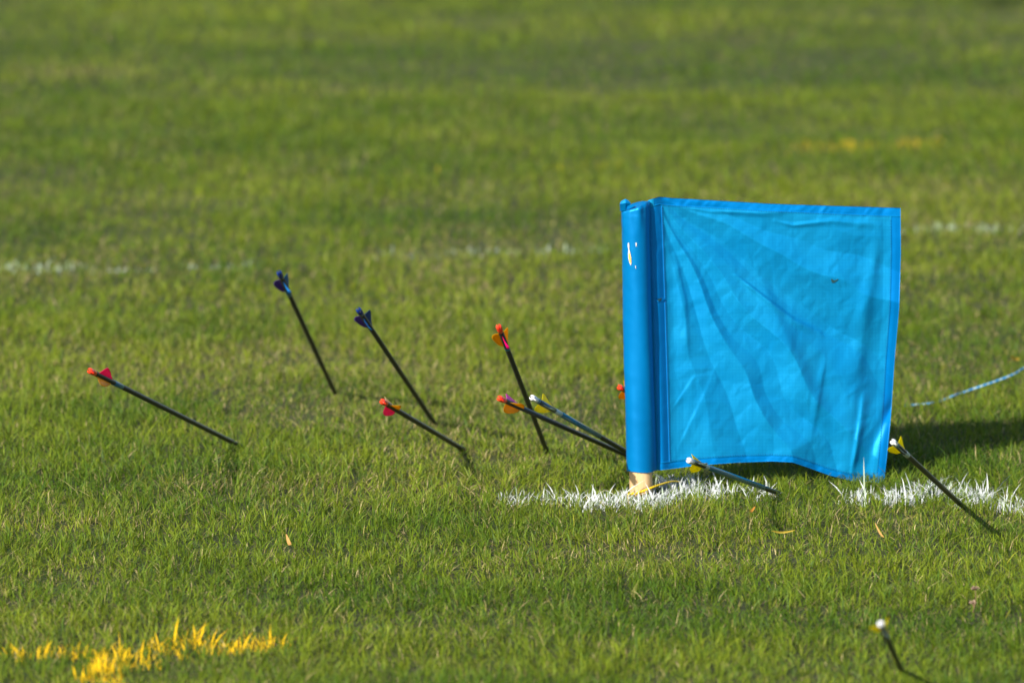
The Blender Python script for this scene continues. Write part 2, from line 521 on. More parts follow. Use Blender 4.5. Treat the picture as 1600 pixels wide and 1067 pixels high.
def grow(x, y, hmul, wmul):
    n = len(x)
    r = rng.random
    big = fbm2(x * 0.6, y, 0.7, 1)                      # broad patches
    streak = fbm2(x, y * 2.2, 1.6, 21, 2)         # bands across the field
    mid = fbm2(x, y, 0.16, 5)
    small = noise2(x, y, 0.045, 8)
    h = (0.008 + 0.018 * mid + 0.010 * small + 0.009 * r(n)) * (0.7 + 0.4 * big)
    tall = r(n) < 0.03
    h = np.where(tall, h * rng.uniform(1.2, 1.75, n), h) * hmul
    worn = np.clip((fbm2(x, y, 0.3, 61, 2) - 0.56) * 6, 0, 1)
    h = h * (1 - 0.3 * worn)
    w = rng.uniform(0.0008, 0.0020, n) * wmul
    ca = noise2(x, y, 0.10, 12) * 9.0 + noise2(x, y, 0.03, 14) * 5
    lean_a = ca + rng.normal(0, 1.4, n)
    lean = h * np.abs(rng.normal(0.4, 0.6, n))
    flat = r(n) < 0.2                            # nearly lying blades and thatch
    lean = np.where(flat, h * rng.uniform(1.0, 2.2, n), lean)
    h = np.where(flat, h * rng.uniform(0.25, 0.7, n), h)
    arch = r(n) < 0.10                            # long thin blades that arch over their neighbours
    lean = np.where(arch, h * rng.uniform(0.9, 1.9, n), lean)
    w = np.where(arch, w * 0.8, w)
    face = rng.uniform(0, np.pi, n)
    droop = np.where(arch, rng.uniform(0.35, 0.7, n), np.clip(rng.normal(0.1, 0.2, n), 0, 0.55))
    # colour
    g0 = np.array([0.066, 0.142, 0.008]); g1 = np.array([0.232, 0.295, 0.020]); g2 = np.array([0.065, 0.145, 0.022])
    dry = np.array([0.34, 0.31, 0.09]); straw = np.array([0.55, 0.45, 0.22]); yel = np.array([0.32, 0.33, 0.03])
    patch_ = fbm2(x * 0.6, y, 0.26, 51, 3)
    t = np.clip(r(n) * 0.7 + (big - 0.5) * 0.5 + (streak - 0.5) * 0.8 + (patch_ - 0.5) * 1.6 + 0.10 + 0.10 * np.clip((y - 12.6) / 1.2, -1, 1), 0, 1)[:, None]
    col = g0 * (1 - t) + g1 * t
    b = (r(n) < 0.22)[:, None]
    col = np.where(b, g2 + (g1 - g2) * r(n)[:, None] * 0.4, col)
    pd = 0.12 + 0.28 * np.clip((noise2(x, y, 0.33, 31) - 0.42) * 2.2, 0, 1) + 0.22 * np.clip((streak - 0.45) * 3, 0, 1)
    pd = np.where(flat, pd + 0.25, pd) + 0.15 * worn
    isd = r(n) < pd * np.clip(1.0 - (y - 14.5) * 0.12, 0.35, 1.0) * np.clip(0.55 + (y - 11.8) * 0.3, 0.5, 0.9)
    k = r(n)[:, None]
    dc = np.where(k < 0.5, dry, np.where(k < 0.85, straw, yel)) * rng.uniform(0.6, 1.05, n)[:, None]
    col = np.where(isd[:, None], dc, col)
    h = np.where(isd, h * rng.uniform(0.45, 0.95, n), h)
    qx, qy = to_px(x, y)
    hollow_shade = np.exp(-(((qx - 1562) / 42) ** 2 + ((qy - 8) / 9) ** 2))[:, None]        # shade of a shallow hollow, painted into the blade colour
    col = col * (1 - .75 * hollow_shade)
    pale = (np.exp(-(((qx - 120) / 100) ** 2 + ((qy - 118) / 9) ** 2)) * (r(n) < .55))[:, None]   # a pale worn streak
    col = col * (1 - pale) + np.array([.34, .30, .11]) * pale
    col = col * (1 + rng.uniform(-0.28, 0.28, n) * np.clip(1.1 - (y - 14) * 0.12, 0.4, 1.0))[:, None]
    return h, w, lean_a, lean, face, droop, col


def emit_grass(name, x, y, hmul, wmul, segs, label, splits):
    px, py = to_px(x, y)
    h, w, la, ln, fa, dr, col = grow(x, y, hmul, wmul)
    left = np.ones(len(x), bool)
    res = []
    for blobs, kind in splits:
        m = mask(px, py, blobs)
        m = m * np.clip(0.15 + 1.7 * (noise2(x, y, 0.035, 40) * .6 + noise2(x, y, 0.014, 44) * .4 - 0.28), 0, 1)
        s = (rng.random(len(x)) < m) & left
        left &= ~s
        res.append((kind, x[s], y[s], h[s], w[s], la[s], ln[s], fa[s], dr[s]))
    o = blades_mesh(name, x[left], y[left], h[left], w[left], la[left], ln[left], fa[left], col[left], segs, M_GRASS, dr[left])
    tag(o, label, "grass", kind="stuff")
    return res


xn, yn = scatter(11.2, 15.2, 34000, 1, 3, 1)
near = emit_grass("grass", xn, yn, 1.0, 1.0, 3, "short green and straw coloured grass around the flag and arrows", [(WHITE, "w"), (YELLOW, "y")])
xf, yf = scatter(15.2, 18.5, 20000, 1, 2, 1)
far = emit_grass("far_grass", xf, yf, 0.85, 1.3, 2, "blurred green grass of the field behind the flag", [(WHITE_FAR, "w"), (YELLOW_FAR, "y")])
xff, yff = scatter(18.5, 24.5, 9500, 1, 2, 1)
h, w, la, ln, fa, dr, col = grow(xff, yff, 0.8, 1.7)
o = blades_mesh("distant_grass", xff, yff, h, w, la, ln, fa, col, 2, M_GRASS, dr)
tag(o, "strongly blurred darker grass along the top of the photo", "grass", kind="stuff")


# thinner turf out to the sides and nearer the camera, beyond the frame of the photograph
n_o = 330000
xo = rng.uniform(-4.2, 4.2, n_o); yo = rng.uniform(9.0, 25.5, n_o)
ho = 0.0602 * yo + 0.22 + np.abs(yo - 13.3) * 0.085
k_o = (np.abs(xo) > ho) | (yo < 11.2)
xo, yo = xo[k_o], yo[k_o]
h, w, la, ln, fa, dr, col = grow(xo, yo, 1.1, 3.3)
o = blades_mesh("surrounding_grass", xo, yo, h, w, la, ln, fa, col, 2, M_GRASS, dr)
tag(o, "grass of the field to either side of the view", "grass", kind="stuff")


def painted(name, rec, colour, alt, label, cat, segs=3, rep=2, tallp=0.08, extra=1.0, tallest=None):
    kind, x, y, h, w, la, ln, fa, dr = rec
    if tallest:
        g_ = [on_ground(q[0], q[1]) for q in tallest]
        ex = [np.array([p.x for p in g_]), np.array([p.y for p in g_]), np.array([q[3] for q in tallest]), np.array([q[4] for q in tallest]),
              np.array([0.0 if q[2] > 0 else np.pi for q in tallest]), np.array([abs(q[2]) * .001 for q in tallest])]
    n = len(x)
    x = np.repeat(x, rep) + rng.normal(0, 0.004, n * rep); y = np.repeat(y, rep) + rng.normal(0, 0.012, n * rep)
    h = np.repeat(h, rep) * rng.uniform(0.45, 1.05, n * rep); w = np.repeat(w, rep) * rng.uniform(0.7, 1.35, n * rep)
    t = rng.random(n * rep) < tallp
    h = np.where(t, h * rng.uniform(1.3, 1.7, n * rep), h)
    w = np.where(t, w * 1.2, w)
    la = rng.uniform(0, 2 * np.pi, n * rep)
    ln = h * np.abs(rng.normal(0.3, 0.7, n * rep))
    fa = rng.uniform(-0.7, 0.7, n * rep)
    c = np.where(rng.random((n * rep, 1)) < 0.8, np.array(colour), np.array(alt)) * rng.uniform(0.75, 1.05, (n * rep, 1))
    d = np.hypot(x - POST_X, y - POST_Y) > 0.0205
    A = [x[d], y[d], h[d] * extra, w[d], la[d], ln[d], fa[d], c[d], np.repeat(dr, rep)[d]]
    if tallest:
        m = len(tallest)
        A = [np.concatenate([a, b]) for a, b in zip(A, ex + [np.zeros(m), np.tile(np.array(colour) * .95, (m, 1)), np.full(m, .06)])]
    o = blades_mesh(name, *A[:8], segs, M_PAINTED, A[8])
    tag(o, label, cat, kind="stuff")


painted("white_painted_grass", near[0], (0.72, 0.76, 0.80), (0.45, 0.55, 0.42), "ragged white line painted on the grass at the foot of the flag", "painted line",
        tallest=[(825, 786, 12.0, 0.0234, 0.0014), (848, 786, 3.0, 0.0312, 0.0016), (868, 782, -16.0, 0.0343, 0.0019), (890, 786, 9.0, 0.0218, 0.0019), (910, 800, 22.0, 0.0359, 0.0026), (924, 800, 7.0, 0.039, 0.0028), (934, 790, -10.0, 0.039, 0.0025), (948, 784, 14.0, 0.0343, 0.0019), (905, 778, -7.0, 0.0265, 0.0015), (950, 793, -7.0, 0.0273, 0.0019), (962, 792, 14.0, 0.0281, 0.0019), (1085, 782, -10.0, 0.0234, 0.0019), (1108, 782, 22.0, 0.0265, 0.0019), (1120, 784, -24.0, 0.0203, 0.0017), (1143, 780, 4.0, 0.0296, 0.0016), (1176, 768, 2.0, 0.0296, 0.0019), (1455, 776, -26.0, 0.0281, 0.0025), (1420, 790, 14.0, 0.0281, 0.0017), (1536, 790, 16.0, 0.0281, 0.0016), (1572, 785, 3.0, 0.0312, 0.0015)])
painted("yellow_painted_grass", near[1], (0.90, 0.56, 0.008), (0.62, 0.44, 0.04), "bright yellow paint mark on the grass in the front left corner", "painted line", extra=1.0, tallp=0.05,
        tallest=[(272, 1010, 7.0, 0.0484, 0.0031), (312, 1008, 9.0, 0.039, 0.0026), (305, 1005, -3.0, 0.0328, 0.0024), (220, 1035, 5.0, 0.039, 0.0026), (185, 1040, -10.0, 0.0351, 0.0031), (190, 1040, 12.0, 0.0312, 0.0025), (68, 1030, 13.0, 0.0328, 0.0028), (130, 1030, 8.0, 0.0265, 0.0025), (30, 1030, -10.0, 0.025, 0.0025), (380, 1016, 14.0, 0.0312, 0.0025), (362, 1020, 10.0, 0.025, 0.0031), (440, 1012, 6.0, 0.0234, 0.0037), (330, 1010, 10.0, 0.0312, 0.0019), (248, 1015, -6.0, 0.0312, 0.0022), (118, 1064, -4.0, 0.0281, 0.0025), (128, 1066, 3.0, 0.0234, 0.0031)])
painted("far_white_painted_grass", far[0], (0.50, 0.60, 0.52), (0.30, 0.40, 0.2), "faint blurred white line crossing the field behind the flag", "painted line", 2, 1)
painted("far_yellow_painted_grass", far[1], (0.55, 0.40, 0.02), (0.3, 0.28, 0.04), "faint blurred yellow line in the grass above the flag", "painted line", 2, 1)

# ------------------------------------------------------------------ the flag
def interp(pts, u):
    a = np.array(pts, float)
    return np.interp(u, a[:, 0], a[:, 1]), np.interp(u, a[:, 0], a[:, 2])


FLAG_Y = POST_Y
flag = empty("marker_flag", Matrix.Translation(Vector((POST_X, POST_Y, 0))))
tag(flag, "bright blue square flag on a short wooden post standing in the grass", "flag")
finv = flag.matrix_world.inverted()

# post axis
p_bot = on_ground(1002, 777)
p_slv = at_depth(1003.5, 735, POST_Y)
p_top = at_depth(991, 322, POST_Y)
axis = (p_top - p_bot).normalized()
p_slv = p_bot + axis * ((p_slv - p_bot).length)
H = (p_top - p_bot).length
zrot = Vector((0, 0, 1)).rotation_difference(axis).to_matrix().to_4x4()
PM = Matrix.Translation(p_bot) @ zrot
v, f = lathe([(-0.06, .0178), (0.0, .018), (.02, .0181), (H - .012, .0178), (H - .009, .016)], 32)
po = mesh_obj("post", v, f, M_WOOD, flag)
po.matrix_parent_inverse = Matrix.Identity(4)
po.matrix_local = finv @ PM

# sleeve: a tube of cloth around the post, softly crumpled
zs0 = (p_slv - p_bot).length
nz, na = 90, 64
sv, sf, suv = [], [], []
for j in range(nz + 1):
    t = j / nz
    for k in range(na):
        a = 2 * math.pi * k / na
        rr = .0207 + .0009 * math.sin(a * 2 + 1 + 3 * t) + .0004 * math.sin(3 * a + 9 * t)
        rr += float(facet(np.array([a * 21.0]), np.array([zs0 * 1000 + 430.0 * t]), 13, .5, 2.2, 5)[0]) * .0007 * abs(math.sin(a / 2)) + float(facet(np.array([a * 21.0]), np.array([430.0 * t]), 5, 1.2, 3, 6)[0]) * .00035 * abs(math.sin(a / 2)) * (1 + 3 * max(0, t - .85) / .15)
        topf = max(0, (t - .90) / .10)
        rr += topf * (.0014 * math.sin(5 * a + 8 * t) + .0008 * math.sin(9 * a))
        zz = zs0 + (H - zs0) * t + topf ** 3 * .006 * math.sin(a + 1.3) + (1 - t) ** 20 * .0012 * math.sin(2 * a)
        # the seam edge where the panel leaves: a slight pinch to the right and back
        pin = max(0, math.cos(a - 0.25)) ** 14
        rr += .0035 * pin
        sv.append((rr * math.cos(a), rr * math.sin(a), zz))
        suv.append((a * .0215, zz))
for j in range(nz):
    for k in range(na):
        sf.append((j * na + k, j * na + (k + 1) % na, (j + 1) * na + (k + 1) % na, (j + 1) * na + k))
# gathered, dished top
for q, (fr, dz) in enumerate([(.8, .0005), (.55, -.003), (.25, -.004)]):
    b0 = len(sv)
    prev = nz * na if q == 0 else b0 - na
    for k in range(na):
        x0, y0, z0 = sv[nz * na + k]
        sv.append((x0 * fr, y0 * fr, z0 + dz)); suv.append((fr * .02, H + k * .001))
    for k in range(na):
        sf.append((prev + k, prev + (k + 1) % na, b0 + (k + 1) % na, b0 + k))
sf.append(tuple(range(len(sv) - na, len(sv))))
sl_o = mesh_obj("sleeve", sv, sf, M_SLEEVE, flag)


def set_uv(o, uvs):
    me = o.data
    l = me.uv_layers.new(name="UVMap")
    vi = np.zeros(len(me.loops), np.int32)
    me.loops.foreach_get("vertex_index", vi)
    l.data.foreach_set("uv", np.array(uvs, np.float32)[vi].ravel())


set_uv(sl_o, suv)
SL_LOCAL = finv @ PM
sl_o.matrix_local = SL_LOCAL

# small folded tab on the left shoulder of the sleeve, and the gathered lump where sleeve meets panel
def ribbon(name, pts, width_dir, halfw, mat, parent, thick=.0008):
    c = catmull(pts, 8)
    v, f, u = [], [], []
    wd = Vector(width_dir).normalized()
    for i, q in enumerate(c):
        t = (c[min(i + 1, len(c) - 1)] - c[max(i - 1, 0)]).normalized()
        nrm = t.cross(wd).normalized()
        for s, n_ in ((-1, -1), (1, -1), (1, 1), (-1, 1)):
            v.append(q + wd * (s * halfw) + nrm * (n_ * thick)); u.append((i * .003, s * .004))
    for i in range(len(c) - 1):
        for k in range(4):
            f.append((i * 4 + k, i * 4 + (k + 1) % 4, (i + 1) * 4 + (k + 1) % 4, (i + 1) * 4 + k))
    f.append((0, 1, 2, 3)); b = (len(c) - 1) * 4; f.append((b + 3, b + 2, b + 1, b))
    o = mesh_obj(name, [finv @ Vector(q) for q in v], f, mat, parent)
    set_uv(o, u)
    return o


AD = at_depth
yy = POST_Y - .019
tabp = [(968.3, 319), (970.5, 314.5), (977, 311), (981.5, 312.8), (986, 318), (984, 321), (980, 322.5), (977.5, 330), (969, 330)]
tv = [finv @ AD(x, y, yy - .0025 + .0007 * i) for i, (x, y) in enumerate(tabp)] + [finv @ AD(977.5, 317.5, yy - .0032)] + [finv @ AD(x, y, yy + .007) for x, y in tabp]
tf = [(i, (i + 1) % 9, 9) for i in range(9)] + [(i, 10 + i, 10 + (i + 1) % 9, (i + 1) % 9) for i in range(9)] + [tuple(range(18, 9, -1))]
tb = mesh_obj("tab", tv, tf, M_SLEEVE, flag, smooth=False)
set_uv(tb, [(i * .004, i * .003) for i in range(19)])

# panel: outline read from the photograph, its depth built as real folds
TOP = [(0, 1009, 318), (.03, 1013, 313), (.07, 1030, 307.5), (.12, 1050, 309.5), (.3, 1120, 313.5), (.5, 1205, 318.5), (.75, 1310, 322), (1, 1407, 325)]
BOT = [(0, 1019, 735.5), (.06, 1040, 733.5), (.2, 1090, 727), (.35, 1150, 722.5), (.5, 1205, 720.5), (.58, 1238, 722), (.66, 1262, 730), (.75, 1295, 742), (.85, 1335, 752), (1, 1381, 754)]
RIG = [(0, 1407, 325), (.15, 1407.5, 395), (.35, 1405, 480), (.55, 1398, 560), (.75, 1392, 650), (.9, 1385.5, 715), (1, 1381, 754)]
LEF = [(0, 1009, 318), (.3, 1012, 440), (.6, 1015, 560), (1, 1019, 735.5)]


def seg_dist(x, y, pts):
    """signed-ish distance to a polyline and parameter along it"""
    best = np.full_like(x, 1e9); par = np.zeros_like(x); sg = np.zeros_like(x)
    P = np.array(pts, float)
    L = np.hypot(*(P[1:] - P[:-1]).T); cum = np.concatenate([[0], np.cumsum(L)])
    for i in range(len(P) - 1):
        d = P[i + 1] - P[i]
        t = np.clip(((x - P[i, 0]) * d[0] + (y - P[i, 1]) * d[1]) / (d @ d), 0, 1)
        ex, ey = x - (P[i, 0] + t * d[0]), y - (P[i, 1] + t * d[1])
        q = np.hypot(ex, ey)
        b = q < best
        best = np.where(b, q, best)
        par = np.where(b, (cum[i] + t * L[i]) / cum[-1], par)
        sg = np.where(b, np.sign(d[0] * ey - d[1] * ex), sg)
    return best, par, sg


# fold: (polyline, half width left, half width right, height toward the viewer in m)
FOLDS = [
    ([(1375, 360), (1355, 470), (1335, 600), (1318, 745)], 22, 14, .0026),
    ([(1400, 620), (1365, 690), (1345, 752)], 14, 9, -.0030),
    ([(1180, 420), (1240, 560), (1275, 650), (1300, 745)], 44, 20, .0045),
    ([(1150, 430), (1195, 465), (1240, 500), (1280, 520)], 8, 3, .0030),
    ([(1290, 560), (1275, 640), (1262, 700)], 12, 5, .0012),
    ([(1060, 700), (1105, 610), (1125, 560)], 12, 4, .0007),
    ([(1050, 640), (1085, 590), (1110, 585)], 9, 3, .0007),
    ([(1330, 740), (1345, 660), (1352, 600)], 8, 5, .0026),
    ([(1210, 345), (1240, 352), (1300, 345), (1380, 352)], 6, 4, .0016),
    ([(1060, 322), (1110, 330), (1190, 333), (1250, 330)], 5, 4, .0016),
    ([(1055, 400), (1070, 470), (1075, 560)], 10, 4, .0010),
]
# folds that radiate from the upper left corner: angle below the horizontal (deg) -> recession per metre of radius
ANG = np.array([-10, 0, 10, 17, 24, 36, 38.5, 44, 50, 56, 60, 63, 70, 76, 82, 90, 110.])
REC = np.array([0, 0, -.004, .010, -.014, .052, .050, .012, -.010, .030, .022, -.006, .030, .008, .014, .004, 0]) * 1.5
NS, NT = 280, 280
S, T = np.meshgrid(np.linspace(0, 1, NS + 1), np.linspace(0, 1, NT + 1))
tx, ty = interp(TOP, S); bx, by = interp(BOT, S); rx, ry = interp(RIG, T); lx, ly = interp(LEF, T)
c00, c10, c01, c11 = TOP[0][1:], TOP[-1][1:], BOT[0][1:], BOT[-1][1:]
PX = (1 - T) * tx + T * bx + (1 - S) * lx + S * rx - ((1 - S) * (1 - T) * c00[0] + S * (1 - T) * c10[0] + (1 - S) * T * c01[0] + S * T * c11[0])
PY = (1 - T) * ty + T * by + (1 - S) * ly + S * ry - ((1 - S) * (1 - T) * c00[1] + S * (1 - T) * c10[1] + (1 - S) * T * c01[1] + S * T * c11[1])


def fold_depth(px, py, s):
    d = .014 - .010 * np.exp(-((s - .045) / .03) ** 2) + .13 * s ** 1.15
    for pts, wl, wr, hgt in FOLDS:
        q, par, sg = seg_dist(px, py, pts)
        w = np.where(sg > 0, wl, wr) * (.45 + .75 * par)
        env = np.clip(par * 6, 0.25, 1) * np.clip((1 - par) * 5, 0.3, 1)
        d = d - 1.9 * hgt * env * np.exp(-(q / w) ** 2)
    a = np.degrees(np.arctan2(py - 304, px - 1022)); r = np.hypot(py - 304, px - 1022) * .001
    wob = (noise2(px, py, 70, 3) - .5) * 5
    d = d + np.interp(a + wob, ANG, REC) * np.minimum(r, .16 + .5 * np.maximum(r - .16, 0)) * np.clip(r * 25, 0, 1)
    m = np.clip(s * 9, 0, 1) * np.clip((1 - s) * 14, .3, 1)
    # crumples: flat facets meeting in sharp creases
    d = d + m * (.0046 * facet(px, py, 74, .5, 1.5, 1) + .0030 * facet(px, py, 36, -.45, 1.8, 2)
                 + .0018 * facet(px, py, 17, .9, 1.7, 3) + .0010 * facet(px, py, 8.5, .2, 1.5, 4))
    return d


D = fold_depth(PX, PY, S)
pv = []
for j in range(NT + 1):
    for i in range(NS + 1):
        pv.append(finv @ at_depth(PX[j, i], PY[j, i], POST_Y + D[j, i]))
pf = [(j * (NS + 1) + i, j * (NS + 1) + i + 1, (j + 1) * (NS + 1) + i + 1, (j + 1) * (NS + 1) + i) for j in range(NT) for i in range(NS)]
panel = mesh_obj("panel", pv, pf, M_CLOTH, flag)
set_uv(panel, [(PX[j, i] * .001, PY[j, i] * .001) for j in range(NT + 1) for i in range(NS + 1)])


def strip(name, s0, s1, t0, t1, mat, off, parent=None, wob=0.0):
    """a band of cloth sewn on the front and back of the panel, proud of it"""
    ni, nj = max(3, int((s1 - s0) * 280)), max(3, int((t1 - t0) * 280))
    s, t = np.meshgrid(np.linspace(s0, s1, ni), np.linspace(t0, t1, nj))
    fi, fj = s * NS, t * NT
    i0, j0 = np.clip(np.floor(fi).astype(int), 0, NS - 1), np.clip(np.floor(fj).astype(int), 0, NT - 1)
    a, b = fi - i0, fj - j0
    bl = lambda A: (A[j0, i0] * (1 - a) + A[j0, i0 + 1] * a) * (1 - b) + (A[j0 + 1, i0] * (1 - a) + A[j0 + 1, i0 + 1] * a) * b
    px, py, d = bl(PX), bl(PY), bl(D)
    pu = wob * (noise2(px + py, py * 0 + px * .2, 6, 3) - .2)
    v, f, u = [], [], []
    for side in (-1, 1):
        for j in range(nj):
            for i in range(ni):
                edge = 0 if (i in (0, ni - 1) or j in (0, nj - 1)) else 1
                v.append(finv @ at_depth(px[j, i], py[j, i], POST_Y + d[j, i] + side * (off * (.55 + .45 * edge) + (pu[j, i] * edge if side < 0 else 0))))
                u.append((px[j, i] * .001, py[j, i] * .001))
    k = ni * nj
    for q in (0, k):
        for j in range(nj - 1):
            for i in range(ni - 1):
                f.append((q + j * ni + i, q + j * ni + i + 1, q + (j + 1) * ni + i + 1, q + (j + 1) * ni + i))
    ring = [i for i in range(ni)] + [j * ni + ni - 1 for j in range(1, nj)] + [(nj - 1) * ni + i for i in range(ni - 2, -1, -1)] + [j * ni for j in range(nj - 2, 0, -1)]
    for q in range(len(ring)):
        a_, b_ = ring[q], ring[(q + 1) % len(ring)]
        f.append((a_, b_, k + b_, k + a_))
    o = mesh_obj(name, v, f, mat, parent or panel)
    set_uv(o, u)
    return o


strip("hem", .05, 1.0, 0.0, .028, M_HEM, .0006, wob=.0014)
strip("hem", .962, 1.0, .03, .974, M_HEM, .0005)
strip("hem", .03, 1.0, .976, 1.0, M_HEM, .0006, wob=.001)
strip("seam_band", .030, .078, .030, .974, M_HEM, .00018)


def stitches(pts, n, L=.0016, w=.00055):
    """a row of little thread bars standing just proud of the cloth"""
    v, f = [], []
    P = np.array(pts, float)
    for q in range(n):
        t = (q + .5) / n
        s, tt = P[0] + (P[1] - P[0]) * t
        def pos(ss, t2):
            fi, fj = min(max(ss, 0), 1) * NS, min(max(t2, 0), 1) * NT
            i0, j0 = min(int(fi), NS - 1), min(int(fj), NT - 1)
            a, b = fi - i0, fj - j0
            B = lambda A: (A[j0, i0] * (1 - a) + A[j0, i0 + 1] * a) * (1 - b) + (A[j0 + 1, i0] * (1 - a) + A[j0 + 1, i0 + 1] * a) * b
            return at_depth(B(PX), B(PY), POST_Y + B(D) - .0012)
        dt = (P[1] - P[0]); dt = dt / np.hypot(*dt) * (L / .42 / 2)
        a, b = pos(s - dt[0], tt - dt[1]), pos(s + dt[0], tt + dt[1])
        vv, ff = tube([a, b], w, 5)
        o0 = len(v)
        v += [finv @ x for x in vv]; f += [tuple(o0 + i for i in x) for x in ff]
    return v, f


v, f = stitches([(.0795, .035), (.0795, .97)], 105)
for a, b, n in (([.08, .030], [.955, .030], 95), ([.08, .972], [.955, .972], 90), ([.959, .04], [.959, .965], 95)):
    v2, f2 = stitches([a, b], n, .0013, .00035)
    k = len(v); v += v2; f += [tuple(k + i for i in x) for x in f2]
mesh_obj("stitching", v, f, M_STITCH, panel)


# worn holes in sleeve and cloth: frayed pale rim around the wood or dark gap seen through
M_FRAY = plain("frayed_thread", (0.62, 0.62, 0.60), 0.8)
M_HOLEWOOD = plain("bare_wood", (0.80, 0.38, 0.05), 0.6)
M_HOLEDARK = plain("dark_gap", (0.01, 0.07, 0.09), 0.8)


def patch(name, pts, depth_fn, mat, parent, off, kind=None):
    c = sum((Vector((x, y, 0)) for x, y in pts), Vector()) / len(pts)
    v = [finv @ at_depth(c.x, c.y, depth_fn(c.x, c.y) - off)]
    for x, y in pts:
        v.append(finv @ at_depth(x, y, depth_fn(x, y) - off * .9))
    n = len(pts)
    f = [(0, 1 + i, 1 + (i + 1) % n) for i in range(n)]
    return mesh_obj(name, v, f, mat, parent, smooth=False)


def sleeve_depth(x, y):
    cx = 991 + (1003.5 - 991) * (y - 322) / (735 - 322)
    u = max(-.95, min(.95, (x - cx) / 21.6))
    return POST_Y - .0222 * math.sqrt(1 - u * u)


def panel_depth(x, y):
    q = (PX - x) ** 2 + (PY - y) ** 2
    j, i = np.unravel_index(np.argmin(q), q.shape)
    return POST_Y + D[j, i]


patch("worn_hole", [(981.0, 380), (982.8, 379.4), (983.2, 385), (982.8, 389), (984.6, 395), (986.2, 403), (986.6, 411), (985.4, 415), (983.6, 411), (981.6, 403), (981.4, 396), (982.0, 390), (980.8, 385)], sleeve_depth, M_FRAY, sl_o, .0006)
patch("worn_hole", [(982.1, 396.5), (983.8, 395.6), (985.4, 402), (986, 409), (985, 412.6), (983.4, 408.5), (982.3, 402)], sleeve_depth, M_HOLEWOOD, sl_o, .0010)
patch("worn_hole", [(993.0, 379.5), (994.4, 379), (995.0, 382), (994.2, 386), (993.2, 384)], sleeve_depth, M_FRAY, sl_o, .0006)
patch("worn_hole", [(992.4, 415), (993.2, 415), (993.8, 418.5), (993.3, 420.5), (992.7, 418)], sleeve_depth, M_FRAY, sl_o, .0006)
for o in sl_o.children:
    o.matrix_parent_inverse = Matrix.Identity(4)
    o.matrix_basis = SL_LOCAL.inverted()
patch("torn_hole", [(1022, 468), (1028, 464.6), (1036, 464.6), (1041, 467.5), (1036, 471.5), (1028, 472)], panel_depth, M_HEM, panel, .0016)
patch("torn_hole", [(1027, 468), (1030, 465.8), (1035, 466), (1037, 468), (1033, 470.6), (1029, 470.6)], panel_depth, M_HOLEDARK, panel, .0019)
patch("torn_hole", [(1298, 435.5), (1304, 438.2), (1310, 435.6), (1309, 437.4), (1304, 441.5), (1300, 442)], panel_depth, M_HOLEDARK, panel, .0012)

# ------------------------------------------------------------------ arrows
def make_nock(L, mat, parent):
    v, f = lathe([(L - .0215, .0034), (L - .0205, .0041), (L - .016, .0043), (L - .011, .0046), (L - .0095, .0044)], 20)
    # two prongs either side of the string slot, flaring then closing
    for sgn in (-1, 1):
        prof = [(L - .0097, .0044), (L - .006, .0047), (L - .002, .0043), (L, .0034)]
        o0 = len(v)
        m = 10
        for z, r in prof:
            sl_ = .0013 if z < L - .004 else .0010
            ring = []
            for k in range(m + 1):
                a = -math.pi / 2 + math.pi * k / m
                x = max(r * math.cos(a), sl_)
                ring.append((sgn * x, r * math.sin(a), z))
            ring.append((sgn * sl_, r * .75, z)); ring.append((sgn * sl_, -r * .75, z))
            v += ring
        q = m + 3
        for i in range(len(prof) - 1):
            for k in range(q):
                f.append((o0 + i * q + k, o0 + i * q + (k + 1) % q, o0 + (i + 1) * q + (k + 1) % q, o0 + (i + 1) * q + k))
        f.append(tuple(o0 + i for i in range(q)))
        b = o0 + (len(prof) - 1) * q
        f.append(tuple(b + i for i in range(q)))
    v = [(x * 1.04, y * 1.04, L + (z - L) * 1.2 + .0012) for x, y, z in v]
    return mesh_obj("nock", v, f, mat, parent)


def make_vane(z_back, length, height, ang, r0, mat, parent, label=None):
    """shield shaped fletching, high near the nock, tapering toward the point, gently curled"""
    prof = [(0, 0), (.03, .35), (.07, .68), (.13, .9), (.2, 1), (.3, .99), (.42, .90), (.56, .74), (.7, .54), (.82, .34), (.92, .16), (1, .02)]
    ca, sa = math.cos(ang), math.sin(ang)
    v, f = [], []
    rows = 5
    for side in (-1, 1):
        for t, hh in prof:
            for q in range(rows):
                u = q / (rows - 1)
                rad = r0 - .0003 + height * hh * u
                th = side * (.00050 - .00020 * u)
                curl = .0042 * (u ** 2) * min(1, 1.5 * math.sin(t * math.pi))
                tx_ = th + curl
                v.append((ca * rad - sa * tx_, sa * rad + ca * tx_, z_back - t * length))
    n = len(prof); k = n * rows
    for s in (0, k):
        for i in range(n - 1):
            for q in range(rows - 1):
                f.append((s + i * rows + q, s + i * rows + q + 1, s + (i + 1) * rows + q + 1, s + (i + 1) * rows + q))
    for i in range(n - 1):
        f.append((i * rows + rows - 1, (i + 1) * rows + rows - 1, k + (i + 1) * rows + rows - 1, k + i * rows + rows - 1))
    o = mesh_obj("vane", v, f, mat, parent)
    if label:
        o["label"] = label
    return o


def ring_part(name, z0, z1, r, mat, parent):
    v, f = lathe([(z0, r - .0002), (z0 + .0004, r), (z1 - .0004, r), (z1, r - .0002)], 24)
    return mesh_obj(name, v, f, mat, parent)


